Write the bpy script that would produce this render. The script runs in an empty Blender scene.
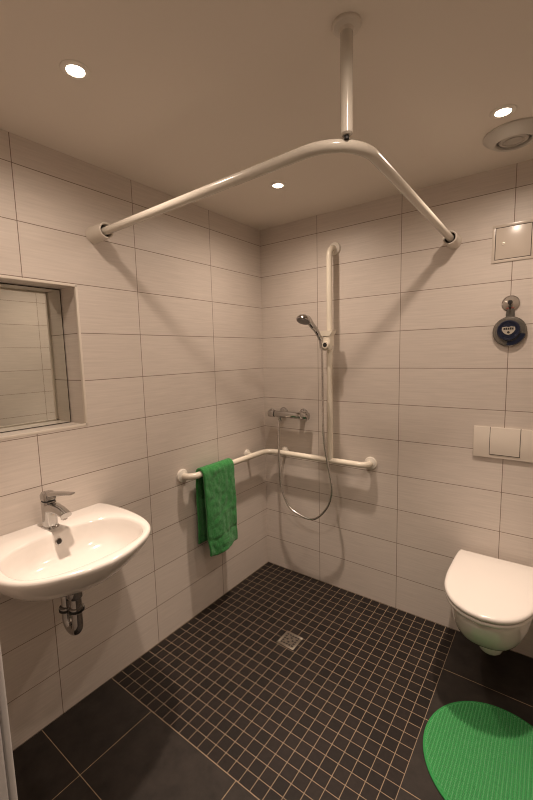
import bpy, bmesh, math, random
from mathutils import Vector, Matrix, noise
random.seed(7)
PI = math.pi
SC = bpy.context.scene
COL = SC.collection
H = 2.3035            # ceiling height
WX = 1.90             # room width
FY = -1.97            # inner face of the front wall (doorway wall)

# ------------------------------------------------------------------ materials
def nodes_of(name):
    m = bpy.data.materials.new(name); m.use_nodes = True
    nt = m.node_tree; b = nt.nodes['Principled BSDF']
    return m, nt, b

def N(nt, kind, **kw):
    n = nt.nodes.new(kind)
    for k, v in kw.items():
        if k in n.inputs: n.inputs[k].default_value = v
        else: setattr(n, k, v)
    return n

def plain(name, col, rough=.4, metal=0., coat=0., noise=0., nscale=30., bump=0., bscale=200., spec=.5, sheen=0.):
    m, nt, b = nodes_of(name)
    b.inputs['Roughness'].default_value = rough
    b.inputs['Metallic'].default_value = metal
    b.inputs['Coat Weight'].default_value = coat
    b.inputs['Specular IOR Level'].default_value = spec
    b.inputs['Sheen Weight'].default_value = sheen
    tc = N(nt, 'ShaderNodeTexCoord')
    nz = N(nt, 'ShaderNodeTexNoise', Scale=nscale, Detail=4.)
    nt.links.new(tc.outputs['Object'], nz.inputs['Vector'])
    cr = N(nt, 'ShaderNodeMix', data_type='RGBA')
    lo = [c * (1 - noise) for c in col]; hi = [min(1, c * (1 + noise)) for c in col]
    cr.inputs[6].default_value = (*lo, 1); cr.inputs[7].default_value = (*hi, 1)
    nt.links.new(nz.outputs['Fac'], cr.inputs[0])
    nt.links.new(cr.outputs[2], b.inputs['Base Color'])
    if bump:
        n2 = N(nt, 'ShaderNodeTexNoise', Scale=bscale, Detail=3.)
        nt.links.new(tc.outputs['Object'], n2.inputs['Vector'])
        bp = N(nt, 'ShaderNodeBump', Strength=bump, Distance=.004)
        nt.links.new(n2.outputs['Fac'], bp.inputs['Height'])
        nt.links.new(bp.outputs['Normal'], b.inputs['Normal'])
    return m

def tiles(name, c1, c2, grout, bw, rh, mortar, rough, streak=None, mottling=0., bump=.5, spec=.5, gdark=None):
    """Stack-bond tiles laid in the UV map, which is in metres."""
    m, nt, b = nodes_of(name)
    uv = N(nt, 'ShaderNodeUVMap', uv_map='UVMap')
    br = N(nt, 'ShaderNodeTexBrick', offset=0., squash=1., offset_frequency=1, squash_frequency=1)
    for k, v in {'Scale': 1., 'Mortar Size': mortar, 'Mortar Smooth': .25, 'Bias': 0., 'Brick Width': bw, 'Row Height': rh}.items():
        br.inputs[k].default_value = v
    br.inputs['Color1'].default_value = (*c1, 1); br.inputs['Color2'].default_value = (*c2, 1)
    br.inputs['Mortar'].default_value = (*grout, 1)
    nt.links.new(uv.outputs['UV'], br.inputs['Vector'])
    mp = N(nt, 'ShaderNodeMapping'); nt.links.new(uv.outputs['UV'], mp.inputs['Vector'])
    mp.inputs['Scale'].default_value = (streak or (1, 1)) + (1,)
    nz = N(nt, 'ShaderNodeTexNoise', Scale=1., Detail=6., Roughness=.6)
    nt.links.new(mp.outputs['Vector'], nz.inputs['Vector'])
    mr = N(nt, 'ShaderNodeMapRange'); nt.links.new(nz.outputs['Fac'], mr.inputs['Value'])
    mr.inputs['From Min'].default_value = .25; mr.inputs['From Max'].default_value = .75
    mr.inputs['To Min'].default_value = 1 - mottling; mr.inputs['To Max'].default_value = 1 + mottling
    mul = N(nt, 'ShaderNodeMix', data_type='RGBA', blend_type='MULTIPLY')
    mul.inputs[0].default_value = 1.
    nt.links.new(br.outputs['Color'], mul.inputs[6]); nt.links.new(mr.outputs['Result'], mul.inputs[7])
    nt.links.new(mul.outputs[2], b.inputs['Base Color'])
    rr = N(nt, 'ShaderNodeMapRange'); nt.links.new(br.outputs['Fac'], rr.inputs['Value'])
    rr.inputs['To Min'].default_value = rough; rr.inputs['To Max'].default_value = .85
    nt.links.new(rr.outputs['Result'], b.inputs['Roughness'])
    b.inputs['Specular IOR Level'].default_value = spec
    inv = N(nt, 'ShaderNodeMath', operation='SUBTRACT'); inv.inputs[0].default_value = 1.
    nt.links.new(br.outputs['Fac'], inv.inputs[1])
    ad = N(nt, 'ShaderNodeMath', operation='MULTIPLY_ADD'); nt.links.new(nz.outputs['Fac'], ad.inputs[0])
    ad.inputs[1].default_value = .10; nt.links.new(inv.outputs[0], ad.inputs[2])
    bp = N(nt, 'ShaderNodeBump', Strength=bump, Distance=.0012)
    nt.links.new(ad.outputs[0], bp.inputs['Height']); nt.links.new(bp.outputs['Normal'], b.inputs['Normal'])
    return m

def emitter(name, col, s):
    m, nt, b = nodes_of(name)
    b.inputs['Emission Color'].default_value = (*col, 1); b.inputs['Emission Strength'].default_value = s
    return m

M = {}
M['wall'] = tiles('wall_tile', (.61, .55, .50), (.585, .525, .475), (.20, .15, .115), .5012, .2, .0016, .42, streak=(6., 130.), mottling=.085, bump=.35, spec=.35)
M['wall_l'] = tiles('wall_tile_left', (.61, .55, .50), (.585, .525, .475), (.20, .15, .115), .5, .2, .0016, .42, streak=(6., 130.), mottling=.085, bump=.35, spec=.35)
M['mosaic'] = tiles('mosaic', (.0105, .0078, .0066), (.0175, .0125, .0105), (.23, .175, .12), .052, .052, .0015, .5, streak=(60., 60.), mottling=.25, bump=.6, spec=.2)
M['slab'] = tiles('floor_slab', (.0215, .0175, .015), (.0245, .0195, .0165), (.27, .20, .13), .474, .3125, .0016, .55, streak=(14., 14.), mottling=.42, bump=.3, spec=.22)
M['ceiling'] = plain('ceiling_paint', (.70, .64, .57), .7, noise=.015, nscale=3, bump=.03, bscale=60)
M['tile_side'] = plain('tile_edge_profile', (.66, .60, .53), .35, noise=.02)
M['porcelain'] = plain('porcelain', (.70, .66, .62), .12, coat=.3, noise=.006, nscale=2)
M['lid'] = plain('toilet_lid_plastic', (.70, .66, .62), .22, noise=.006, nscale=2)
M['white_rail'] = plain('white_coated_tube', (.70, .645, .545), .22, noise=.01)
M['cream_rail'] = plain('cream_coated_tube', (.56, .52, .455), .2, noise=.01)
M['cream_plastic'] = plain('cream_plastic', (.60, .55, .485), .35, noise=.01)
M['white_plastic'] = plain('white_plastic', (.74, .70, .63), .35, noise=.01)
M['vent'] = plain('vent_plastic', (.56, .53, .485), .4, noise=.01)
M['vent_disc'] = plain('vent_disc_plastic', (.40, .37, .33), .3, noise=.01)
M['vent_dark'] = plain('vent_shadow_gap', (.13, .11, .095), .7, noise=.02)
M['flush'] = plain('flush_plate_plastic', (.66, .60, .53), .35, noise=.01)
M['panel'] = plain('panel_enamel', (.56, .495, .43), .25, noise=.012)
M['gap'] = plain('dark_gap', (.03, .024, .02), .8, noise=.05)
M['chrome'] = plain('chrome', (.50, .49, .48), .07, metal=1., noise=.01)
M['satin'] = plain('brushed_steel', (.46, .41, .35), .35, metal=1., noise=.08, nscale=80)
M['black'] = plain('black_rubber', (.012, .011, .011), .5, noise=.1)
M['mirror'] = plain('mirror_silver', (.80, .82, .78), .015, metal=1., noise=.0)
M['mirror_edge'] = plain('mirror_edge', (.05, .04, .03), .4, noise=.1)
M['towel'] = plain('green_terry', (.032, .205, .050), .95, noise=.45, nscale=70, bump=1., bscale=260, spec=.1, sheen=.25)
M['towel_band'] = plain('green_woven_band', (.018, .16, .03), .85, noise=.2, nscale=200, bump=.4, bscale=500, spec=.1)
M['mat'] = plain('green_chenille', (.042, .285, .080), .95, noise=.30, nscale=160, bump=.6, bscale=500, spec=.08, sheen=.3)
M['mat_hem'] = plain('green_hem', (.035, .22, .065), .9, noise=.15, nscale=200, spec=.1)
M['navy'] = plain('navy_plastic', (.010, .014, .035), .3, noise=.05)
M['radio_grey'] = plain('silver_grey_plastic', (.20, .185, .165), .22, metal=.6, noise=.02)
M['emblem'] = plain('emblem_cream', (.42, .38, .32), .5, noise=.03)
M['clear'] = plain('grey_clear_cup', (.36, .32, .28), .12, metal=.35, noise=.05)
M['red'] = plain('dark_red_mark', (.25, .03, .02), .5, noise=.1)
M['door'] = plain('door_lining_paint', (.72, .70, .70), .4, noise=.01)
M['hose'] = None
def hose_mat():
    m, nt, b = nodes_of('metal_hose')
    b.inputs['Metallic'].default_value = 1.; b.inputs['Roughness'].default_value = .25
    uv = N(nt, 'ShaderNodeUVMap', uv_map='UVMap')
    wv = N(nt, 'ShaderNodeTexWave', bands_direction='X', Scale=60.)
    nt.links.new(uv.outputs['UV'], wv.inputs['Vector'])
    cr = N(nt, 'ShaderNodeMix', data_type='RGBA')
    cr.inputs[6].default_value = (.42, .40, .38, 1); cr.inputs[7].default_value = (.85, .83, .81, 1)
    nt.links.new(wv.outputs['Fac'], cr.inputs[0]); nt.links.new(cr.outputs[2], b.inputs['Base Color'])
    return m
M['hose'] = hose_mat()
M['lamp'] = emitter('lamp_glow', (1., .86, .66), 26.)

# ------------------------------------------------------------------ mesh helpers
class MB:
    """Collects geometry in world coordinates; obj() links it as one mesh object."""
    def __init__(self): self.bm = bmesh.new(); self.uvl = self.bm.loops.layers.uv.new('UVMap')
    def face(self, pts, mat=0, uv=None):
        vs = [self.bm.verts.new(p) for p in pts]; f = self.bm.faces.new(vs); f.material_index = mat
        if uv:
            for l in f.loops: l[self.uvl].uv = uv(l.vert.co)
        return f
    def box(self, a, b, mat=0, bev=0., seg=3, uv=None, mtx=None):
        x0, y0, z0 = [min(p, q) for p, q in zip(a, b)]; x1, y1, z1 = [max(p, q) for p, q in zip(a, b)]
        c = [(x0,y0,z0),(x1,y0,z0),(x1,y1,z0),(x0,y1,z0),(x0,y0,z1),(x1,y0,z1),(x1,y1,z1),(x0,y1,z1)]
        vs = [self.bm.verts.new(p) for p in c]; fs = []
        for q in ((0,3,2,1),(4,5,6,7),(0,1,5,4),(1,2,6,5),(2,3,7,6),(3,0,4,7)):
            f = self.bm.faces.new([vs[i] for i in q]); f.material_index = mat; fs.append(f)
        if bev:
            es = list({e for f in fs for e in f.edges})
            r = bmesh.ops.bevel(self.bm, geom=es, offset=bev, segments=seg, profile=.5, affect='EDGES', clamp_overlap=True)
            vs = list({v for f in r['faces'] for v in f.verts} | {v for v in vs if v.is_valid})
        if mtx is not None: bmesh.ops.transform(self.bm, matrix=mtx, verts=vs)
        if uv:
            for f in fs:
                if f.is_valid:
                    for l in f.loops: l[self.uvl].uv = uv(l.vert.co)
        return vs
    def loft(self, rings, cap0=True, cap1=True, closed=True, mat=0, uvlen=False):
        R = [[self.bm.verts.new(p) for p in r] for r in rings]; n = len(R[0]); L = 0.
        for i in range(len(R) - 1):
            d = (Vector(rings[i+1][0]) - Vector(rings[i][0])).length
            for j in range(n if closed else n - 1):
                k = (j + 1) % n
                f = self.bm.faces.new([R[i][j], R[i][k], R[i+1][k], R[i+1][j]]); f.material_index = mat
                if uvlen:
                    for l, (u, v) in zip(f.loops, ((L, j/n), (L, (j+1)/n), (L+d, (j+1)/n), (L+d, j/n))): l[self.uvl].uv = (u, v)
            L += d
        if cap0: self.bm.faces.new(list(reversed(R[0]))).material_index = mat
        if cap1: self.bm.faces.new(R[-1]).material_index = mat
        return R
    def tube(self, path, r, n=20, caps=True, mat=0):
        P = [Vector(p) for p in path]; m = len(P)
        rad = r if isinstance(r, (list, tuple)) else [r] * m
        T = []
        for i in range(m):
            a = P[max(i-1, 0)]; b = P[min(i+1, m-1)]; T.append((b - a).normalized())
        up = Vector((0, 0, 1)) if abs(T[0].z) < .9 else Vector((1, 0, 0))
        u = T[0].cross(up).normalized(); rings = []
        for i in range(m):
            u = (u - T[i] * u.dot(T[i])).normalized(); v = T[i].cross(u)
            rings.append([P[i] + (u * math.cos(2*PI*k/n) + v * math.sin(2*PI*k/n)) * rad[i] for k in range(n)])
        self.loft(rings, caps, caps, mat=mat, uvlen=True)
    def lathe(self, prof, o, axis, n=40, mat=0, cap0=True, cap1=True):
        """prof: (radius, distance along axis)"""
        a = Vector(axis).normalized(); up = Vector((0, 0, 1)) if abs(a.z) < .9 else Vector((1, 0, 0))
        u = a.cross(up).normalized(); v = a.cross(u); o = Vector(o)
        self.loft([[o + a * h + (u * math.cos(2*PI*k/n) + v * math.sin(2*PI*k/n)) * max(r, 1e-4) for k in range(n)] for r, h in prof], cap0, cap1, mat=mat)
    def prism(self, pts2, to3, d0, d1, mat=0):
        self.loft([[to3(x, y, d0) for x, y in pts2], [to3(x, y, d1) for x, y in pts2]], mat=mat)

def obj(name, mb, mat, parent=None, kind=None, smooth=35, flat=False):
    me = bpy.data.meshes.new(name)
    bmesh.ops.recalc_face_normals(mb.bm, faces=mb.bm.faces)
    o = bpy.data.objects.new(name, me); COL.objects.link(o)
    off = Vector((0, 0, 0)); p = parent
    while p is not None: off += p.location; p = p.parent
    bmesh.ops.translate(mb.bm, vec=-off, verts=mb.bm.verts)
    mb.bm.to_mesh(me); mb.bm.free()
    for mm in (mat if isinstance(mat, (list, tuple)) else [mat]): me.materials.append(mm)
    if not flat:
        for f in me.polygons: f.use_smooth = True
        me.set_sharp_from_angle(angle=math.radians(smooth))
    if parent: o.parent = parent
    if kind: o['kind'] = kind
    return o

def recentre(o, base):
    base = Vector(base); o.data.transform(Matrix.Translation(-base)); o.location = base

def tag(o, label, cat, group=None):
    o['label'] = label; o['category'] = cat
    if group: o['group'] = group
    return o

def thing(name, label, cat, loc, group=None):
    o = bpy.data.objects.new(name, None); COL.objects.link(o)
    o.location = loc; o.empty_display_size = .05
    return tag(o, label, cat, group)

def arc(c, u, v, r, a0, a1, n=10):
    c, u, v = Vector(c), Vector(u), Vector(v)
    return [c + u * r * math.cos(a0 + (a1-a0)*i/n) + v * r * math.sin(a0 + (a1-a0)*i/n) for i in range(n+1)]

def fillet(pts, rads, n=10):
    """polyline with rounded corners"""
    P = [Vector(p) for p in pts]; out = [P[0]]
    for i in range(1, len(P)-1):
        r = rads[i-1] if isinstance(rads, (list, tuple)) else rads
        a = (P[i-1]-P[i]).normalized(); b = (P[i+1]-P[i]).normalized()
        th = a.angle(b); t = r / math.tan(th/2)
        s, e = P[i] + a*t, P[i] + b*t
        c = P[i] + (a+b).normalized() * (r / math.sin(th/2))
        us = s - c; ue = e - c; tot = us.angle(ue)
        ax = us.cross(ue).normalized()
        for k in range(n+1): out.append(c + Matrix.Rotation(tot*k/n, 3, ax) @ us)
    out.append(P[-1]); return out

def spline(P, n=12):
    P = [Vector(p) for p in P]; Q = [P[0]*2-P[1]] + P + [P[-1]*2-P[-2]]; out = []
    for i in range(1, len(Q)-2):
        a, b, c, d = Q[i-1:i+3]
        for k in range(n):
            t = k/n
            out.append(.5*((2*b) + (c-a)*t + (2*a-5*b+4*c-d)*t*t + (3*b-a-3*c+d)*t**3))
    out.append(P[-1]); return out

def polar(poly, c, n, a0=0.):
    """ray-cut a 2-D polygon into n points seen from c"""
    out = []; m = len(poly)
    for k in range(n):
        a = a0 + 2*PI*k/n; d = Vector((math.cos(a), math.sin(a))); best = None
        for i in range(m):
            p = Vector(poly[i]) - Vector(c); q = Vector(poly[(i+1) % m]) - Vector(c); e = q - p
            den = d.x*e.y - d.y*e.x
            if abs(den) < 1e-12: continue
            t = (p.x*e.y - p.y*e.x)/den; s = (p.x*d.y - p.y*d.x)/den
            if t > 0 and -1e-6 <= s <= 1+1e-6 and (best is None or t < best): best = t
        out.append(Vector(c) + d*best)
    return out

# ------------------------------------------------------------------ room shell
uvL = lambda co: (-co.y - .4735, co.z - .0019)
uvB = lambda co: (co.x - .4239, co.z - .0019)
uvF = lambda co: (co.x - .27, co.z - .0019)
NY0, NY1, NZ0, NZ1, ND = -1.722, -1.268, 1.212, 1.797, -.142

mb = MB()
y0, y1 = FY, .0
for (a, b, c, d) in ((y0, NY0, 0, H), (NY1, y1, 0, H), (NY0, NY1, 0, NZ0), (NY0, NY1, NZ1, H)):
    mb.face([(0,a,c),(0,b,c),(0,b,d),(0,a,d)], uv=uvL)
mb.face([(0,NY1,NZ0),(ND,NY1,NZ0),(ND,NY1,NZ1),(0,NY1,NZ1)], uv=lambda co: (.2 + co.x, co.z - .0019))
mb.face([(0,NY0,NZ0),(ND,NY0,NZ0),(ND,NY0,NZ1),(0,NY0,NZ1)], uv=lambda co: (.2 + co.x, co.z - .0019))
mb.face([(0,NY0,NZ1),(0,NY1,NZ1),(ND,NY1,NZ1),(ND,NY0,NZ1)], uv=lambda co: (.26 - co.y*.1, .1 + co.x))
mb.face([(0,NY0,NZ0),(0,NY1,NZ0),(ND,NY1,NZ0),(ND,NY0,NZ0)], uv=lambda co: (.26 - co.y*.1, .15 + co.x))
mb.face([(ND,NY0,NZ0),(ND,NY1,NZ0),(ND,NY1,NZ1),(ND,NY0,NZ1)], uv=uvL)
bmesh.ops.remove_doubles(mb.bm, verts=mb.bm.verts, dist=1e-5)
obj('wall_left', mb, M['wall_l'], kind='structure', flat=True)

mb = MB(); mb.box((-.15, 0, -.1), (WX+.12, .12, H+.1), uv=uvB); obj('wall_back', mb, M['wall'], kind='structure', flat=True)
mb = MB(); mb.box((WX, FY-.16, -.1), (WX+.12, 0, H+.1), uv=uvL); obj('wall_right', mb, M['wall_l'], kind='structure', flat=True)
DX0, DX1, DZ = .968, 1.86, 2.03
mb = MB()
mb.box((-.15, FY-.16, -.1), (DX0, FY, H+.1), uv=uvF); mb.box((DX1, FY-.16, -.1), (WX, FY, H+.1), uv=uvF)
mb.box((DX0, FY-.16, DZ), (DX1, FY, H+.1), uv=uvF)
obj('wall_front', mb, M['wall'], kind='structure', flat=True)

# door lining in the doorway the picture was taken from
mb = MB()
mb.box((DX0, FY-.16, 0), (DX0+.022, FY+.0, DZ), bev=.003)
mb.box((DX0-.05, FY, 0), (DX0+.0225, FY+.011, DZ+.05), bev=.003)
mb.box((DX0+.021, FY-.10, 0), (DX0+.027, FY-.06, DZ), bev=.002)
mb.box((DX1-.022, FY-.16, 0), (DX1, FY, DZ), bev=.003)
mb.box((DX0, FY-.16, DZ-.022), (DX1, FY, DZ), bev=.003)
obj('trim_1', mb, M['door'], kind='structure')
# tile edge profile round the niche
mb = MB(); t = .007
for (a, b, c, d) in ((NY1-t, NY1+.002, NZ0, NZ1), (NY0-.002, NY0+t, NZ0, NZ1), (NY0, NY1, NZ1-t, NZ1+.002), (NY0, NY1, NZ0-.002, NZ0+t)):
    mb.box((-.012, a, c), (.0015, b, d), bev=.001)
obj('trim_2', mb, M['tile_side'], kind='structure')

# floor: slabs around the mosaic field of the level shower
MX, MY = 1.249, -1.248
mb = MB(); z = 0
uvM = lambda co: (co.x - .001, -co.y)
uvS = lambda co: (co.x - .298 + .474*2, -co.y + .0015)
mb.face([(0,MY,z),(MX,MY,z),(MX,0,z),(0,0,z)], 0, uvM)
mb.face([(MX,MY,z),(WX,MY,z),(WX,0,z),(MX,0,z)], 1, uvS)
mb.face([(0,-2.6,z),(WX,-2.6,z),(WX,MY,z),(0,MY,z)], 1, uvS)
obj('floor', mb, [M['mosaic'], M['slab']], kind='structure', flat=True)
mb = MB(); mb.box((-.15, FY-.16, H), (WX+.12, .12, H+.1)); obj('ceiling', mb, M['ceiling'], kind='structure', flat=True)
# grout strip that borders the mosaic
mb = MB(); mb.box((MX-.0015, MY, -.004), (MX+.0008, 0, .0003)); mb.box((0, MY-.0008, -.004), (MX+.0008, MY+.0015, .0003))
obj('trim_3', mb, plain('border_grout', (.22, .165, .115), .85, noise=.1), kind='structure', flat=True)

# ------------------------------------------------------------------ downlights and vent on the ceiling
def make_downlight(x, y, label):
    t = thing('downlight', label, 'ceiling light', (x, y, H), 'recessed ceiling downlights')
    mb = MB(); mb.lathe([(.0235, .0005), (.0235, -.002), (.0255, -.0045), (.036, -.004), (.0395, -.002), (.0405, .0005)], (x, y, H), (0,0,1), 40, cap0=False, cap1=False)
    obj('trim_ring', mb, M['white_plastic'], t)
    mb = MB(); mb.lathe([(.024, .0002), (.024, -.0025), (.018, -.0035), (.001, -.004)], (x, y, H), (0,0,1), 32)
    obj('lamp', mb, M['lamp'], t)
    return t
def dup(t, loc, label):
    r = t.copy(); COL.objects.link(r); r.location = loc; r['label'] = label
    for ch in list(t.children):
        c = ch.copy(); COL.objects.link(c); c.parent = r
    return r
DL = [(.480, -1.483, 'lit recessed downlight in the ceiling above the washbasin'),
      (.487, -.493, 'small lit recessed downlight in the ceiling over the shower corner, behind the curtain rail'),
      (1.420, -.482, 'lit recessed downlight in the ceiling right beside the round air vent'),
      (1.400, -1.450, 'lit recessed downlight in the ceiling just inside the doorway')]
d0 = make_downlight(*DL[0])
for x, y, lb in DL[1:]: dup(d0, (x, y, H), lb)
WARM = (1., .80, .645)
for i, (x, y, lb) in enumerate(DL):
    for nm, watts, cone in (('downlight_beam', 100., 52), ('downlight_spill', 25., 170)):     # halogen reflector: tight beam plus wide spill
        ld = bpy.data.lights.new(nm, 'SPOT'); lo = bpy.data.objects.new(nm, ld); COL.objects.link(lo)
        lo.location = (x, y, H-.012); ld.energy = watts; ld.color = WARM
        ld.spot_size = math.radians(cone); ld.spot_blend = 1.; ld.shadow_soft_size = .027

vx, vy = 1.437, -.292
t = thing('ceiling_vent', 'round grey white air valve on the ceiling', 'air vent', (vx, vy, H))
mb = MB(); mb.lathe([(.058, -.002), (.0595, -.030), (.063, -.034), (.069, -.033), (.098, -.012), (.104, -.005), (.104, .0)], (vx, vy, H), (0,0,1), 56, cap0=False)
obj('ring', mb, M['vent'], t)
mb = MB(); mb.lathe([(.0590, -.001), (.0590, -.008), (.001, -.008)], (vx, vy, H), (0,0,1), 40); obj('duct_opening', mb, M['vent_dark'], t)
mb = MB(); mb.lathe([(.010, -.006), (.012, -.014), (.046, -.018), (.050, -.022), (.048, -.026), (.038, -.027), (.036, -.0245), (.030, -.0245), (.028, -.028), (.001, -.030)], (vx, vy, H), (0,0,1), 48); obj('valve_disc', mb, M['vent_disc'], t)

# ------------------------------------------------------------------ shower curtain rail
RZ, RY, RX, RR = 2.015, -1.178, 1.180, .0158
t = thing('shower_curtain_rail', 'white right-angled shower curtain rail hung from the ceiling by a post', 'curtain rail', (1.15, -1.15, H))
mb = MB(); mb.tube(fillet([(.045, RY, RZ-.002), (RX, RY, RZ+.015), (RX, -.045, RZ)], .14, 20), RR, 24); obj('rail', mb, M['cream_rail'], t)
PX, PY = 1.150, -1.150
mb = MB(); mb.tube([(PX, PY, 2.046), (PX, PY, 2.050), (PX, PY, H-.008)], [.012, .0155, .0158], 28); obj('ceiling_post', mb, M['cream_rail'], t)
mb = MB(); mb.tube([(PX, PY, RZ+.022), (PX, PY, 2.070)], .0062, 16); obj('hanger_pin', mb, M['black'], t)
mb = MB(); mb.lathe([(.036, 0), (.036, -.006), (.033, -.010), (.019, -.013), (.0162, -.020)], (PX, PY, H), (0,0,1), 40); obj('ceiling_flange', mb, M['cream_plastic'], t)
def socket(o, ax):
    mb = MB()
    mb.lathe([(.0345, 0), (.0345, .006), (.0325, .009), (.0320, .092), (.0315, .100), (.029, .102), (.0250, .100), (.0240, .045), (.001, .044)], o, ax, 40)
    s = obj('wall_socket', mb, M['cream_plastic'], t)
    mb = MB(); mb.lathe([(.0242, .080), (.0242, .0815), (.001, .082)], o, ax, 24); obj('socket_recess', mb, M['gap'], s)
socket((0, RY, RZ), (1,0,0)); socket((RX, 0, RZ), (0,-1,0))

# ------------------------------------------------------------------ grab rail
GR, GZ, GO = .0175, .850, .070
t = thing('grab_rail', 'white corner grab rail on the tiled shower walls with one tall upright', 'grab rail', (0, 0, GZ))
path = fillet([(.004, -.762, GZ), (GO, -.762, GZ), (GO, -GO, GZ), (.768, -GO, GZ), (.768, -.004, GZ)], [.050, .075, .050], 12)
mb = MB(); mb.tube(path, GR, 24); obj('horizontal_rail', mb, M['white_rail'], t)
VX = .541
mb = MB(); mb.tube(fillet([(VX, -GO, GZ+.004), (VX, -GO, 2.092), (VX, -.004, 2.092)], .052, 12), GR*.98, 24); obj('upright_rail', mb, M['white_rail'], t)
def flange(o, ax, k=1.):
    mb = MB(); mb.lathe([(.037*k, 0), (.037*k, .006), (.034*k, .011), (.024*k, .014), (.0185*k, .017)], o, ax, 36); obj('wall_flange', mb, M['white_plastic'], t)
flange((0, -.762, GZ), (1,0,0)); flange((.768, 0, GZ), (0,-1,0)); flange((VX, 0, 2.092), (0,-1,0))
for o, ax, e in (((0, -.205, GZ), (1,0,0), (GO, -.205, GZ)), ((.170, 0, GZ), (0,-1,0), (.170, -GO, GZ))):
    flange(o, ax, .72)
    mb = MB(); mb.tube([o, e], .0095, 16); obj('standoff', mb, M['white_rail'], t)
# sliding shower holder on the upright
mb = MB()
zc = 1.585
mb.lathe([(.0172, -.052), (.0235, -.050), (.0245, -.030), (.0245, .006), (.0230, .014), (.0172, .016)], (VX, -GO, zc), (0,0,1), 32)
mb.prism([(-.060, .0), (-.056, -.014), (-.040, -.028), (.026, -.030), (.040, -.012), (.044, .0)],
         lambda x, z, d: Vector((VX + x, -GO - .030 + d, zc + .034 + z)), -.026, .026)
mb.box((VX-.023, -GO-.052, zc-.078), (VX+.028, -GO-.012, zc+.012), bev=.011)
hold = obj('shower_holder', mb, M['white_rail'], t)
mb = MB(); mb.lathe([(.022, 0), (.022, .014), (.019, .019)], (VX+.004, -GO-.048, zc-.046), (0,-1,0), 28); kn = obj('clamp_knob', mb, M['white_rail'], hold)
mb = MB(); mb.lathe([(.0125, .016), (.0125, .0205), (.001, .021)], (VX+.004, -GO-.048, zc-.046), (0,-1,0), 24); obj('knob_cap', mb, M['black'], hold)

# ------------------------------------------------------------------ thermostatic mixer
mzx0, mzx1, my, mz = .090, .390, -.068, 1.106
t = thing('shower_mixer', 'chrome bar thermostatic shower mixer on the wall above the corner grab rail', 'shower tap', (.24, 0, mz))
mb = MB(); mb.tube([(mzx0+.050, my, mz), (mzx0+.055, my, mz), (mzx1-.055, my, mz), (mzx1-.050, my, mz)], [.0195, .0215, .0215, .0195], 28); obj('body', mb, M['chrome'], t)
def handle(o, ax, r, L):
    mb = MB(); n = 48; rings = []
    a = Vector(ax); u = Vector((0,1,0)); v = Vector((0,0,1)); o = Vector(o)
    for h, s in ((0, .93), (.004, 1), (L-.008, 1.), (L-.002, .92), (L, .72)):
        rings.append([o + a*h + (u*math.cos(2*PI*k/n) + v*math.sin(2*PI*k/n)) * r * s * (1 + .035*math.cos(8*2*PI*k/n)) for k in range(n)])
    mb.loft(rings); return mb
h1 = obj('flow_handle', handle((mzx0+.048, my, mz), (-1,0,0), .0235, .048), M['chrome'], t)
mb = MB(); mb.box((mzx0+.012, my-.006, mz+.018), (mzx0+.040, my+.006, mz+.031), bev=.004); obj('stop_tab', mb, M['chrome'], h1)
h2 = obj('temperature_handle', handle((mzx1-.048, my, mz), (1,0,0), .0245, .050), M['chrome'], t)
mb = MB(); mb.box((mzx1-.040, my-.006, mz+.019), (mzx1-.014, my+.006, mz+.032), bev=.004); obj('stop_tab', mb, M['chrome'], h2)
for x in (.163, .317):
    mb = MB(); mb.lathe([(.032, 0), (.032, .004), (.027, .014), (.018, .020), (.0155, .030), (.0155, .070)], (x, 0, mz+.004), (0,-1,0), 36); obj('escutcheon', mb, M['chrome'], t)
mb = MB(); mb.lathe([(.0125, -.014), (.0125, -.030), (.0105, -.034), (.0105, -.046), (.008, -.048)], (.180, my, mz), (0,0,1), 24); obj('hose_outlet', mb, M['chrome'], t)

# ------------------------------------------------------------------ hand shower with hose
t = thing('hand_shower', 'chrome hand shower held on the upright rail, its metal hose hanging in a loop', 'hand shower', (.512, -.125, 1.585))
hc = Vector((.500, -.292, 1.674)); an = Vector((-.05, -.42, -.90)).normalized()      # spray direction
mb = MB(); mb.lathe([(.001, -.028), (.016, -.026), (.031, -.017), (.039, -.004), (.0405, .004), (.038, .009)], hc, an, 40); hd = obj('spray_head', mb, M['chrome'], t)
mb = MB(); mb.lathe([(.0375, .0085), (.035, .0115), (.001, .012)], hc, an, 36); obj('spray_face', mb, plain('spray_face_grey', (.20, .19, .19), .4, noise=.1), hd)
mb = MB(); hp = spline([hc + Vector((0, .010, .012)), hc + Vector((.002, .040, .010)), Vector((.504, -.215, 1.652)), Vector((.509, -.170, 1.620)), Vector((.512, -.128, 1.575))], 8)
mb.tube(hp, [.013 + .004*math.sin(PI*min(1, i/(len(hp)-1)*1.15)) * (1 if i < len(hp)*.8 else .7) for i in range(len(hp))], 20); obj('handle', mb, M['chrome'], t)
hz = [(.180, my, mz-.040), (0.168,-0.07,1.059),(0.176,-0.085,0.97),(0.186,-0.1,0.874),(0.194,-0.104,0.675),(0.213,-0.104,0.591),(0.266,-0.104,0.504),(0.349,-0.104,0.469),(0.433,-0.104,0.464),(0.501,-0.106,0.515),(0.553,-0.108,0.597),(0.57,-0.11,0.694),(0.551,-0.113,0.814),(0.532,-0.116,0.922),(0.521,-0.12,1.042),(0.521,-0.122,1.221),(0.521,-0.125,1.396),(0.519,-0.127,1.54), (.512, -.128, 1.578)]
mb = MB(); mb.tube(spline(hz, 14), .0068, 14); obj('hose', mb, M['hose'], t)
mb = MB(); mb.tube([(.5155, -.127, 1.52), (.512, -.128, 1.580)], [.0085, .0105], 18); obj('hose_cone', mb, M['chrome'], t)

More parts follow.
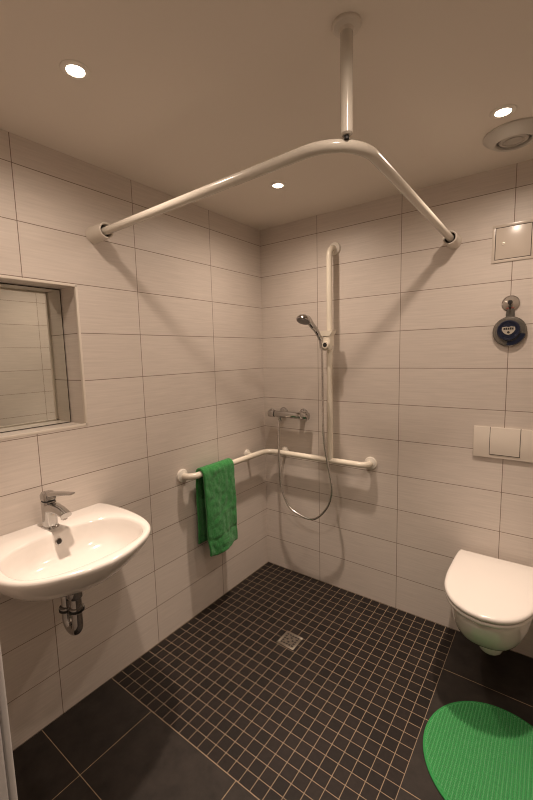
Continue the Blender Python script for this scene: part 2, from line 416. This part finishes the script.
# ------------------------------------------------------------------ towel over the rail
def towel():
    ya, yb = -.698, -.450
    prof = []                                # (x, z, s) centreline over the bar, from the back hem to the front hem
    zb, zf = .428, .382; rr = GR + .0115
    for i in range(34): z_ = zb + (GZ - zb) * i/33; prof.append((GO - rr*(1+.55*(1-i/33)), z_))
    for i in range(1, 14): a = PI - PI*i/13; prof.append((GO + rr*math.cos(a), GZ + rr*math.sin(a)))
    for i in range(1, 44): z_ = GZ - (GZ - zf) * i/43; prof.append((GO + rr*(1+.35*i/43), z_))
    bm = bmesh.new(); ny = 36; grid = []
    npf = len(prof)
    for j in range(ny+1):
        v = j/ny; row = []
        for i, (x, z_) in enumerate(prof):
            front = max(0., (i - 47)/43.); back = max(0., (34 - i)/34.)
            y = ya + (yb - ya)*v
            y += front*(.020*(1-v) + .003*v) + back*(.012*(1-v) - .004*v)
            y += .003*math.sin(z_*31 + 1.2)*front
            x2 = x + front*(.006*math.sin(v*8.2 + z_*9) + .010*math.sin(v*PI)*front) + back*.004*math.sin(v*6 + z_*14)
            if i > 47:
                k = 0
                z2 = z_ - front*(.022*math.exp(-((v-.22)/.20)**2)) + front*.006*math.sin(v*9)
                for zc_ in (.452, .466, .480): x2 -= .0040*math.exp(-((z_ - zc_)/.0035)**2)
            else: z2 = z_ + back*.004*math.sin(v*7)
            x2 += .0045*noise.noise((y*38, z_*38, front)) + .0016*noise.noise((y*160, z_*160, 3+front))
            row.append(bm.verts.new((x2, y, z2)))
        grid.append(row)
    for j in range(ny):
        for i in range(npf-1): bm.faces.new([grid[j][i], grid[j][i+1], grid[j+1][i+1], grid[j+1][i]])
    bmesh.ops.recalc_face_normals(bm, faces=bm.faces)
    return bm
mb = MB(); mb.bm.free(); mb.bm = towel()
o = obj('towel', mb, M['towel'], smooth=180)
so = o.modifiers.new('thick', 'SOLIDIFY'); so.thickness = .015; so.offset = 0.
ss = o.modifiers.new('sub', 'SUBSURF'); ss.levels = 1; ss.render_levels = 1
recentre(o, (GO, -.58, GZ + .02)); tag(o, 'green terry towel draped over the left wall stretch of the grab rail', 'towel')

# ------------------------------------------------------------------ washbasin
BY, BZ = -1.495, .855
t = thing('washbasin', 'white rounded wall-hung washbasin under the mirror niche', 'washbasin', (0, BY, BZ))
half = spline([(.0, .256, 0), (.04, .270, 0), (.149, .279, 0), (.27, .273, 0), (.37, .245, 0), (.437, .188, 0), (.487, .085, 0), (.503, .0, 0)], 8)
outl = [(p.x, p.y) for p in half] + [(p.x, -p.y) for p in reversed(half[:-1])]
NB = 120; bc = (.285, 0.)
OUT = polar(outl, bc, NB)
def sup(cx, a0, a1, b, e, n=NB):
    r = []
    for k in range(n):
        an_ = 2*PI*k/n; c, s = math.cos(an_), math.sin(an_); a = a1 if c > 0 else a0
        r_ = (abs(c/a)**e + abs(s/b)**e)**(-1/e); r.append(Vector((cx + c*r_, s*r_)))
    return r
INN = sup(.285, .152, .166, .228, 2.6)
def ring(pts, z): return [(max(p.x, .0008), BY + p.y, BZ + z) for p in pts]
def mix(A, B, f): return [a*(1-f) + b*f for a, b in zip(A, B)]
def shrink(A, d):
    c = Vector(bc); out = []
    for p in A:
        v = p - c; q = c + v*(1 - d/v.length)
        if p.x < .002: q.x = p.x
        out.append(q)
    return out
def hull(sx, sy, cx=.10):
    return [Vector((p.x if p.x < .002 else (cx + (p.x-cx)*sx if p.x > cx else p.x), p.y*sy)) for p in OUT]
def inn(s, dx=0.): return [Vector((bc[0] + dx + (p.x-bc[0])*s, p.y*s)) for p in INN]
rings = [ring(hull(.40, .28), -.165), ring(hull(.53, .42), -.158), ring(hull(.68, .60), -.137), ring(hull(.80, .77), -.106), ring(hull(.90, .89), -.070), ring(hull(.96, .96), -.040),
         ring(hull(.99, .99), -.022), ring(OUT, -.012), ring(shrink(OUT, .002), -.005), ring(shrink(OUT, .006), -.0005), ring(shrink(OUT, .012), .0005),
         ring(mix(shrink(OUT, .012), inn(1.05), .5), .000), ring(inn(1.04), -.001), ring(inn(1.01), -.004), ring(inn(.99), -.012), ring(inn(.97), -.028), ring(inn(.92), -.060),
         ring(inn(.83), -.088), ring(inn(.68), -.107), ring(inn(.49), -.118), ring(inn(.30), -.124), ring(inn(.13), -.128), ring(inn(.03), -.129)]
mb = MB(); mb.loft(rings); obj('basin', mb, M['porcelain'], t, smooth=60)
# overflow hole and waste
mb = MB(); mb.lathe([(.0125, .0), (.0125, .002), (.0095, .003), (.009, .0008), (.001, .0006)], (.1400, BY+.004, BZ-.039), (.973, 0, .231), 28); obj('overflow_ring', mb, M['chrome'], t)
mb = MB(); mb.lathe([(.0090, .0012), (.001, .0018)], (.1403, BY+.004, BZ-.039), (.973, 0, .231), 24); obj('overflow_hole', mb, M['gap'], t)
mb = MB(); mb.lathe([(.030, .001), (.030, .004), (.026, .007), (.001, .009)], (bc[0], BY, BZ-.131), (0,0,1), 32); obj('waste_plug', mb, M['chrome'], t)

# tap
fx, fy = .070, BY + .010
t = thing('basin_tap', 'chrome single lever tap standing on the washbasin rim', 'tap', (fx, fy, BZ))
mb = MB()
def rr(w, d, z_, dx=0., n=32, e=3.2):
    out = []
    for k in range(n):
        a = 2*PI*k/n; c, s = math.cos(a), math.sin(a); r_ = (abs(c)**e + abs(s)**e)**(-1/e)
        out.append((fx + dx + c*r_*w, fy + s*r_*d, BZ + z_))
    return out
mb.loft([rr(.029, .027, .0), rr(.029, .027, .004), rr(.025, .0235, .008), rr(.0245, .0235, .030), rr(.0245, .0235, .085), rr(.025, .024, .100), rr(.024, .023, .104)])
obj('body', mb, M['chrome'], t)
def bar(P0, P1, w0, h0, w1, h1, n=24, e=3., mid=None):
    rings = []; pts = [P0] + (mid or []) + [P1]; m = len(pts)
    for i, P in enumerate(pts):
        f = i/(m-1); w = w0 + (w1-w0)*f; h = h0 + (h1-h0)*f; P = Vector(P)
        q = Vector(pts[min(i+1, m-1)]) - Vector(pts[max(i-1, 0)]); q.normalize(); side = Vector((-q.y, q.x, 0)).normalized(); up = q.cross(side) * -1
        if up.z < 0: up = -up
        r = []
        for k in range(n):
            a = 2*PI*k/n; c, s = math.cos(a), math.sin(a); r_ = (abs(c)**e + abs(s)**e)**(-1/e)
            r.append(P + side*c*r_*w + up*s*r_*h)
        rings.append(r)
    mb = MB(); mb.loft(rings); return mb
obj('spout', bar((fx+.006, fy, BZ+.078), (fx+.134, fy, BZ+.076), .0225, .021, .0195, .0095, mid=[(fx+.045, fy, BZ+.086), (fx+.09, fy, BZ+.084)]), M['chrome'], t)
mb = MB(); mb.lathe([(.012, 0), (.012, -.012), (.010, -.014)], (fx+.116, fy, BZ+.071), (0,0,1), 24); obj('aerator', mb, M['chrome'], t)
mb = MB(); mb.loft([rr(.0225, .0215, .098), rr(.0225, .0215, .110)]); obj('dark_reflection_ring', mb, M['black'], t)  # black ring added to paint in the dark reflection missing from the chrome
mb = MB(); mb.loft([rr(.0235, .0225, .1085), rr(.0255, .0245, .111), rr(.0255, .0245, .128), rr(.021, .020, .138), rr(.010, .010, .141)]); hn = obj('lever_cap', mb, M['chrome'], t)
obj('lever', bar((fx+.004, fy, BZ+.128), (fx+.128, fy+.030, BZ+.147), .0190, .010, .0125, .0035, mid=[(fx+.045, fy+.010, BZ+.136), (fx+.09, fy+.021, BZ+.143)]), M['chrome'], hn)
mb = MB(); mb.lathe([(.004, 0), (.004, .002), (.001, .0024)], (fx+.0225, fy+.004, BZ+.052), (1,0,0), 16); obj('badge', mb, M['satin'], t)

# drain trap below the basin
sx_, sz = .240, BZ - .190
t = thing('drain_trap', 'chrome pipe trap hanging below the washbasin', 'drain pipe', (sx_, BY, sz))
mb = MB(); mb.tube([(sx_, BY, sz+.026), (sx_, BY, sz-.078)], .0205, 24); obj('waste_pipe', mb, M['chrome'], t)
mb = MB(); mb.lathe([(.027, .024), (.027, -.024), (.022, -.032)], (sx_, BY, sz-.004), (0,0,1), 28); obj('waste_collar', mb, M['chrome'], t)
ux = sx_ - .076
ub = [Vector((sx_, BY, sz-.072)), Vector((sx_, BY, sz-.135))] + arc(((sx_+ux)/2, BY, sz-.138), (1,0,0), (0,0,-1), .038, 0, PI, 14) + [Vector((ux, BY, sz-.125)), Vector((ux, BY, sz-.095))]
mb = MB(); mb.tube(ub, .0190, 24); obj('u_bend', mb, M['chrome'], t)
mb = MB(); mb.tube(fillet([(ux, BY, sz-.098), (ux, BY, sz-.035), (.004, BY, sz-.035)], .030, 10), .0175, 24); obj('wall_pipe', mb, M['chrome'], t)
for (x, z_) in ((sx_, sz-.078), (ux, sz-.104)):
    mb = MB(); mb.lathe([(.0225, .010), (.0255, .008), (.0255, -.008), (.0225, -.010)], (x, BY, z_), (0,0,1), 28); nn = obj('union_nut', mb, M['chrome'], t)
    mb = MB(); mb.lathe([(.0268, .0045), (.0268, -.0045)], (x, BY, z_-.003), (0,0,1), 28); obj('seal_ring', mb, M['black'], nn)
mb = MB(); mb.lathe([(.034, 0), (.033, .006), (.020, .012)], (0, BY, sz-.035), (1,0,0), 32); obj('wall_rosette', mb, M['chrome'], t)
mb = MB(); mb.lathe([(.0105, .012), (.0105, .0200), (.0085, .0220)], ((sx_+ux)/2+.006, BY, sz-.160), (.2, -.1, -1), 20); obj('cleaning_plug', mb, M['chrome'], t)

# ------------------------------------------------------------------ mirror in the niche
t = thing('mirror', 'frameless rectangular mirror set back in the tiled wall niche', 'mirror', (-.137, (NY0+NY1)/2, NZ0))
mb = MB(); mb.box((ND+.001, NY0+.002, NZ0+.001), (-.1352, NY1-.002, NZ1-.002)); obj('edge', mb, M['mirror_edge'], t, flat=True)
mb = MB(); mb.box((-.1350, NY0+.005, NZ0+.004), (-.1342, NY1-.0055, NZ1-.006)); obj('glass', mb, M['mirror'], t, flat=True)

# ------------------------------------------------------------------ toilet
TX = 1.426
t = thing('toilet', 'white wall-hung toilet with its lid closed', 'toilet', (TX, 0, .10))
hl = spline([(.168, -.032, 0), (.174, -.10, 0), (.176, -.20, 0), (.175, -.31, 0), (.160, -.41, 0), (.119, -.492, 0), (.062, -.538, 0), (.0, -.553, 0)], 8)
lo_ = [(p.x, p.y) for p in hl] + [(-p.x, p.y) for p in reversed(hl[:-1])]
LO = polar(lo_, (0, -.28), 96)
def lr(s, z_, d=0.):
    out = []
    for p in LO:
        v = p - Vector((0, -.28)); q = Vector((0, -.28)) + v*(1 - s/v.length); out.append((TX + q.x, q.y, z_ + d*(1-(v.length/.3)**2)))
    return out
def ins(f, z_): return [(TX + p.x*f, -.28 + (p.y+.28)*f, z_) for p in LO]
mb = MB(); mb.loft([ins(.3, .460), ins(.95, .460), lr(.004, .4605), lr(.0, .464), lr(.0, .471), lr(.002, .4765), lr(.007, .4802), lr(.016, .4822), ins(.7, .4845), ins(.35, .4858), ins(.05, .4862)])
obj('lid', mb, M['lid'], t, smooth=50)
mb = MB(); mb.loft([ins(.3, .441), ins(.94, .441), lr(.006, .4412), lr(.002, .445), lr(.002, .453), lr(.005, .4575), ins(.94, .4578), ins(.3, .4578)]); obj('seat', mb, M['lid'], t, smooth=50)
for sx in (-1, 1):
    mb = MB(); mb.tube([(TX+sx*.150, -.042, .466), (TX+sx*.105, -.042, .466)], .0105, 20); mb.box((TX+sx*.148, -.052, .437), (TX+sx*.108, -.032, .466), bev=.003); obj('hinge', mb, M['lid'], t)
def br(z_, w, f, e=2.6, n=80, back=.0):
    """bowl ring: flat at the wall, half-width w, reaching y=-f"""
    out = []
    for k in range(n):
        a = PI*k/(n-1) ; c, s = math.cos(a), math.sin(a)
        q = (abs(c)**e + abs(s)**e)**(-1/e)
        out.append((TX + c*q*w, -.002 - max(0, s*q)*f, z_))
    return out
mb = MB()
R_ = [(.095, .045, .055), (.11, .066, .10), (.135, .084, .165), (.165, .100, .235), (.20, .122, .305), (.235, .139, .368), (.27, .152, .428), (.305, .161, .472), (.34, .166, .502), (.375, .168, .522), (.41, .169, .533), (.430, .169, .537), (.437, .166, .534), (.4395, .160, .527)]
mb.loft([br(z_, w, f) for z_, w, f in R_])
mb.lathe([(.004, -.066), (.030, -.060), (.046, -.044), (.054, -.020), (.056, .0), (.054, .05)], (TX+.008, -.262, .205), (0,0,1), 32)
obj('bowl', mb, M['porcelain'], t, smooth=60)

# flush plate
t = thing('flush_plate', 'white rectangular flush plate on the wall above the toilet', 'flush plate', (TX, 0, 1.045))
px0, px1, pz0, pz1 = 1.298, 1.556, .970, 1.119
def curved(x0, x1, z0, z1, base, mbb):
    n = 14; rings = []
    for i in range(n+1):
        z_ = z0 + (z1-z0)*i/n; d = base + .009*math.sin(PI*(.10+.82*(z_-pz0)/(pz1-pz0)))
        rings.append([(x0, -.0005, z_), (x0, -d+.001, z_), (x0+.001, -d, z_), (x1-.001, -d, z_), (x1, -d+.001, z_), (x1, -.0005, z_)])
    mbb.loft(rings)
mb = MB(); curved(px0, px1, pz0, pz1, .007, mb); obj('frame', mb, M['flush'], t)
mb = MB(); curved(1.3670, 1.4950, .9850, 1.1192, .0074, mb); obj('button_gap', mb, M['gap'], t)
mb = MB(); curved(1.3700, 1.4920, .9885, 1.1194, .0092, mb); obj('button', mb, M['flush'], t)

# ------------------------------------------------------------------ access panel
t = thing('access_panel', 'square off-white access panel set in the wall under the ceiling vent', 'access panel', (1.425, 0, 1.97))
ax0, ax1, az0, az1 = 1.343, 1.508, 1.887, 2.054
mb = MB(); w = .012
for a, b in (((ax0, az0), (ax1, az0+w)), ((ax0, az1-w), (ax1, az1)), ((ax0, az0+w), (ax0+w, az1-w)), ((ax1-w, az0+w), (ax1, az1-w))):
    mb.box((a[0], -.004, a[1]), (b[0], 0.0, b[1]), bev=.0005)
fr = obj('frame', mb, M['panel'], t)
mb = MB(); mb.box((ax0+w-.001, -.0012, az0+w-.001), (ax1-w+.001, 0, az1-w+.001)); obj('gap', mb, M['gap'], t, flat=True)
mb = MB(); mb.box((ax0+w+.0028, -.004, az0+w+.0028), (ax1-w-.0028, -.001, az1-w-.0028), bev=.0005); dr = obj('door', mb, M['panel'], t)
mb = MB(); mb.lathe([(.0075, 0), (.0075, .0010), (.006, .0012), (.0058, .0004), (.001, .0003)], (1.388, -.004, 1.968), (0,-1,0), 24); obj('lock', mb, M['satin'], dr)

# ------------------------------------------------------------------ suction hook and the round bathroom radio hanging from it
t = thing('suction_hook', 'round clear suction hook on the wall tile above the navy disc', 'hook', (1.428, 0, 1.698))
mb = MB(); mb.lathe([(.034, 0), (.034, .002), (.029, .006), (.016, .012), (.010, .016), (.001, .017)], (1.428, 0, 1.698), (0,-1,0), 36); obj('suction_cup', mb, M['clear'], t)
mb = MB(); mb.lathe([(.036, .0), (.0365, .002), (.034, .0035), (.032, .002)], (1.428, 0, 1.698), (0,-1,0), 40); obj('rim', mb, M['chrome'], t)
mb = MB(); mb.lathe([(.009, .014), (.010, .022), (.007, .026)], (1.427, 0, 1.703), (0,-1,0), 20); obj('knob', mb, M['black'], t)
mb = MB(); mb.tube([(1.427, -.018, 1.698), (1.427, -.020, 1.684), (1.427, -.026, 1.677), (1.427, -.032, 1.683)], .0035, 12); obj('hook', mb, M['black'], t)
mb = MB(); mb.prism([(-.018, -.024), (.018, -.024), (.012, -.018), (-.012, -.018)], lambda x, z_, d: Vector((1.428+x, -d, 1.698+z_)), .006, .0105); obj('mark', mb, M['red'], t)

rc = (1.429, 1.572)
t = thing('bathroom_radio', 'round silver and navy disc with a cream emblem hanging from the suction hook', 'radio', (rc[0], 0, rc[1]))
mb = MB(); mb.lathe([(.060, .001), (.068, .006), (.068, .014), (.063, .019), (.056, .020), (.001, .020)], (rc[0], 0, rc[1]), (0,-1,0), 56)
body = obj('body', mb, M['radio_grey'], t)
mb = MB(); mb.prism([(-.016, .055), (.016, .055), (.018, .075), (.014, .104), (-.014, .104), (-.018, .075)], lambda x, z_, d: Vector((rc[0]+x, -d, rc[1]+z_)), .004, .012); obj('hanging_tab', mb, M['radio_grey'], t)
fc = (rc[0]-.003, rc[1]+.004)
mb = MB(); mb.lathe([(.046, .018), (.046, .026), (.043, .029), (.036, .0285), (.034, .0265), (.001, .027)], (fc[0], 0, fc[1]), (0,-1,0), 48); fa = obj('navy_face', mb, M['navy'], t)
mb = MB()
A0, A1 = math.radians(-98), math.radians(-12)
cres = [(.064*math.cos(A0+(A1-A0)*i/16), .064*math.sin(A0+(A1-A0)*i/16)) for i in range(17)] + [(.044*math.cos(A1+(A0-A1)*i/16), .044*math.sin(A1+(A0-A1)*i/16)) for i in range(17)]
mb.prism(cres, lambda x, z_, d: Vector((rc[0]+x, -d, rc[1]+z_)), .015, .0212); obj('navy_crescent', mb, M['navy'], t)
mb = MB()
sh = [(-.026, .016), (-.010, .0185), (.0, .016), (.010, .0185), (.026, .016), (.028, .004), (.022, -.008), (.012, -.017), (.0, -.021), (-.012, -.017), (-.022, -.008), (-.028, .004)]
mb.prism(sh, lambda x, z_, d: Vector((fc[0]+x*.95, -d, fc[1]+z_*.95)), .0265, .0282); em = obj('emblem', mb, M['emblem'], fa)
mb = MB()
for k, (x, hgt) in enumerate(((-.0165, .009), (-.0085, .010), (.0, .009), (.0085, .010), (.0165, .009))):
    mb.box((fc[0]+x-.0033, -.0291, fc[1]+.0035), (fc[0]+x+.0033, -.0280, fc[1]+.0035+hgt))
mb.lathe([(.0055, .0280), (.0055, .0291)], (fc[0], 0, fc[1]-.0085), (0,-1,0), 16)
obj('lettering', mb, M['gap'], em, flat=True)

# ------------------------------------------------------------------ floor drain
dx, dy = .5565, -.5660
t = thing('floor_drain', 'small square metal floor drain in the dark mosaic', 'floor drain', (dx, dy, 0))
mb = MB(); a, b_ = .0505, .040
for p, q in (((-a,-a),(a,-b_)), ((-a,b_),(a,a)), ((-a,-b_),(-b_,b_)), ((b_,-b_),(a,b_))): mb.box((dx+p[0], dy+p[1], .0002), (dx+q[0], dy+q[1], .0026), bev=.0006, seg=2)
obj('frame', mb, M['satin'], t)
mb = MB(); mb.box((dx-b_-.001, dy-b_-.001, .0002), (dx+b_+.001, dy+b_+.001, .0010)); obj('sump', mb, M['gap'], t, flat=True)
mb = MB(); n = 5; pitch = 2*b_/n
for i in range(n+1):
    c_ = -b_ + pitch*i
    mb.box((dx+c_-.0018, dy-b_, .0010), (dx+c_+.0018, dy+b_, .0022)); mb.box((dx-b_, dy+c_-.0018, .0010), (dx+b_, dy+c_+.0018, .0022))
for i in range(n):
    for j in range(n):
        if (i, j) in ((2, 2), (1, 1), (3, 3), (1, 3), (3, 1)):
            cx_, cy_ = dx - b_ + pitch*(i+.5), dy - b_ + pitch*(j+.5); mb.lathe([(.0052, .0010), (.0052, .0022)], (cx_, cy_, 0), (0,0,1), 12)
obj('grate', mb, M['satin'], t, flat=True)

# ------------------------------------------------------------------ bath mat
mcx, mcy, ma, mbb = 1.509, -.664, .247, .265
t = thing('bath_mat', 'oval bright green chenille mat on the dark floor in front of the toilet', 'mat', (mcx, mcy, 0))
mb = MB(); g = .0025; nx = int(2*ma/g)+4; ny = int(2*mbb/g)+4; vs = {}
for i in range(nx+1):
    for j in range(ny+1):
        x = -ma + 2*ma*i/nx; y = -mbb + 2*mbb*j/ny
        r = math.hypot(x/(ma-.006), y/(mbb-.006))
        if r <= 1.0:
            edge = min(1., (1-r)*ma/.012)
            ph = x*2*PI/.0120 + .35*math.sin(y*21)
            h = .0085*math.sqrt(edge) + edge*(.0050*math.sin(ph) + .0034*math.sin(y*2*PI/.0090 + (math.floor(ph/(2*PI)) % 2)*PI) + random.uniform(-.0005, .0005))
            vs[i, j] = mb.bm.verts.new((mcx+x, mcy+y, .003 + h))
for i in range(nx):
    for j in range(ny):
        k = [(i,j),(i+1,j),(i+1,j+1),(i,j+1)]
        if all(q in vs for q in k): mb.bm.faces.new([vs[q] for q in k])
obj('pile', mb, M['mat'], t, smooth=180)
mb = MB(); n = 96
mb.loft([[(mcx + s*ma*math.cos(2*PI*k/n), mcy + s*mbb*math.sin(2*PI*k/n), z_) for k in range(n)] for s, z_ in ((.9, .0005), (.995, .0005), (1., .003), (.996, .0062), (.98, .0065), (.9, .0045))])
obj('hem', mb, M['mat_hem'], t)

# ------------------------------------------------------------------ world and camera
w = bpy.data.worlds.new('dim_hallway'); SC.world = w; w.use_nodes = True
w.node_tree.nodes['Background'].inputs[0].default_value = (1., .80, .58, 1); w.node_tree.nodes['Background'].inputs[1].default_value = .05

cd = bpy.data.cameras.new('camera'); cam = bpy.data.objects.new('camera', cd); COL.objects.link(cam)
cd.sensor_width = 36; cd.lens = 391.455*36/800; cd.clip_start = .01
r = Vector((.80433813, .59367555, -.02428002)); u = Vector((-.04992015, .10824026, .9928706)); f = Vector((-.59207107, .79739161, -.11669814))
cam.matrix_world = Matrix(((r.x, u.x, -f.x, 1.61156), (r.y, u.y, -f.y, -2.14290), (r.z, u.z, -f.z, 1.49612), (0, 0, 0, 1)))
SC.camera = cam
SC.view_settings.view_transform = 'Standard'
SC.cycles.max_bounces = 10; SC.cycles.diffuse_bounces = 6; SC.cycles.glossy_bounces = 5
SC.cycles.use_denoising = True; SC.cycles.filter_width = 1.1
SC.cycles.sample_clamp_indirect = 4.
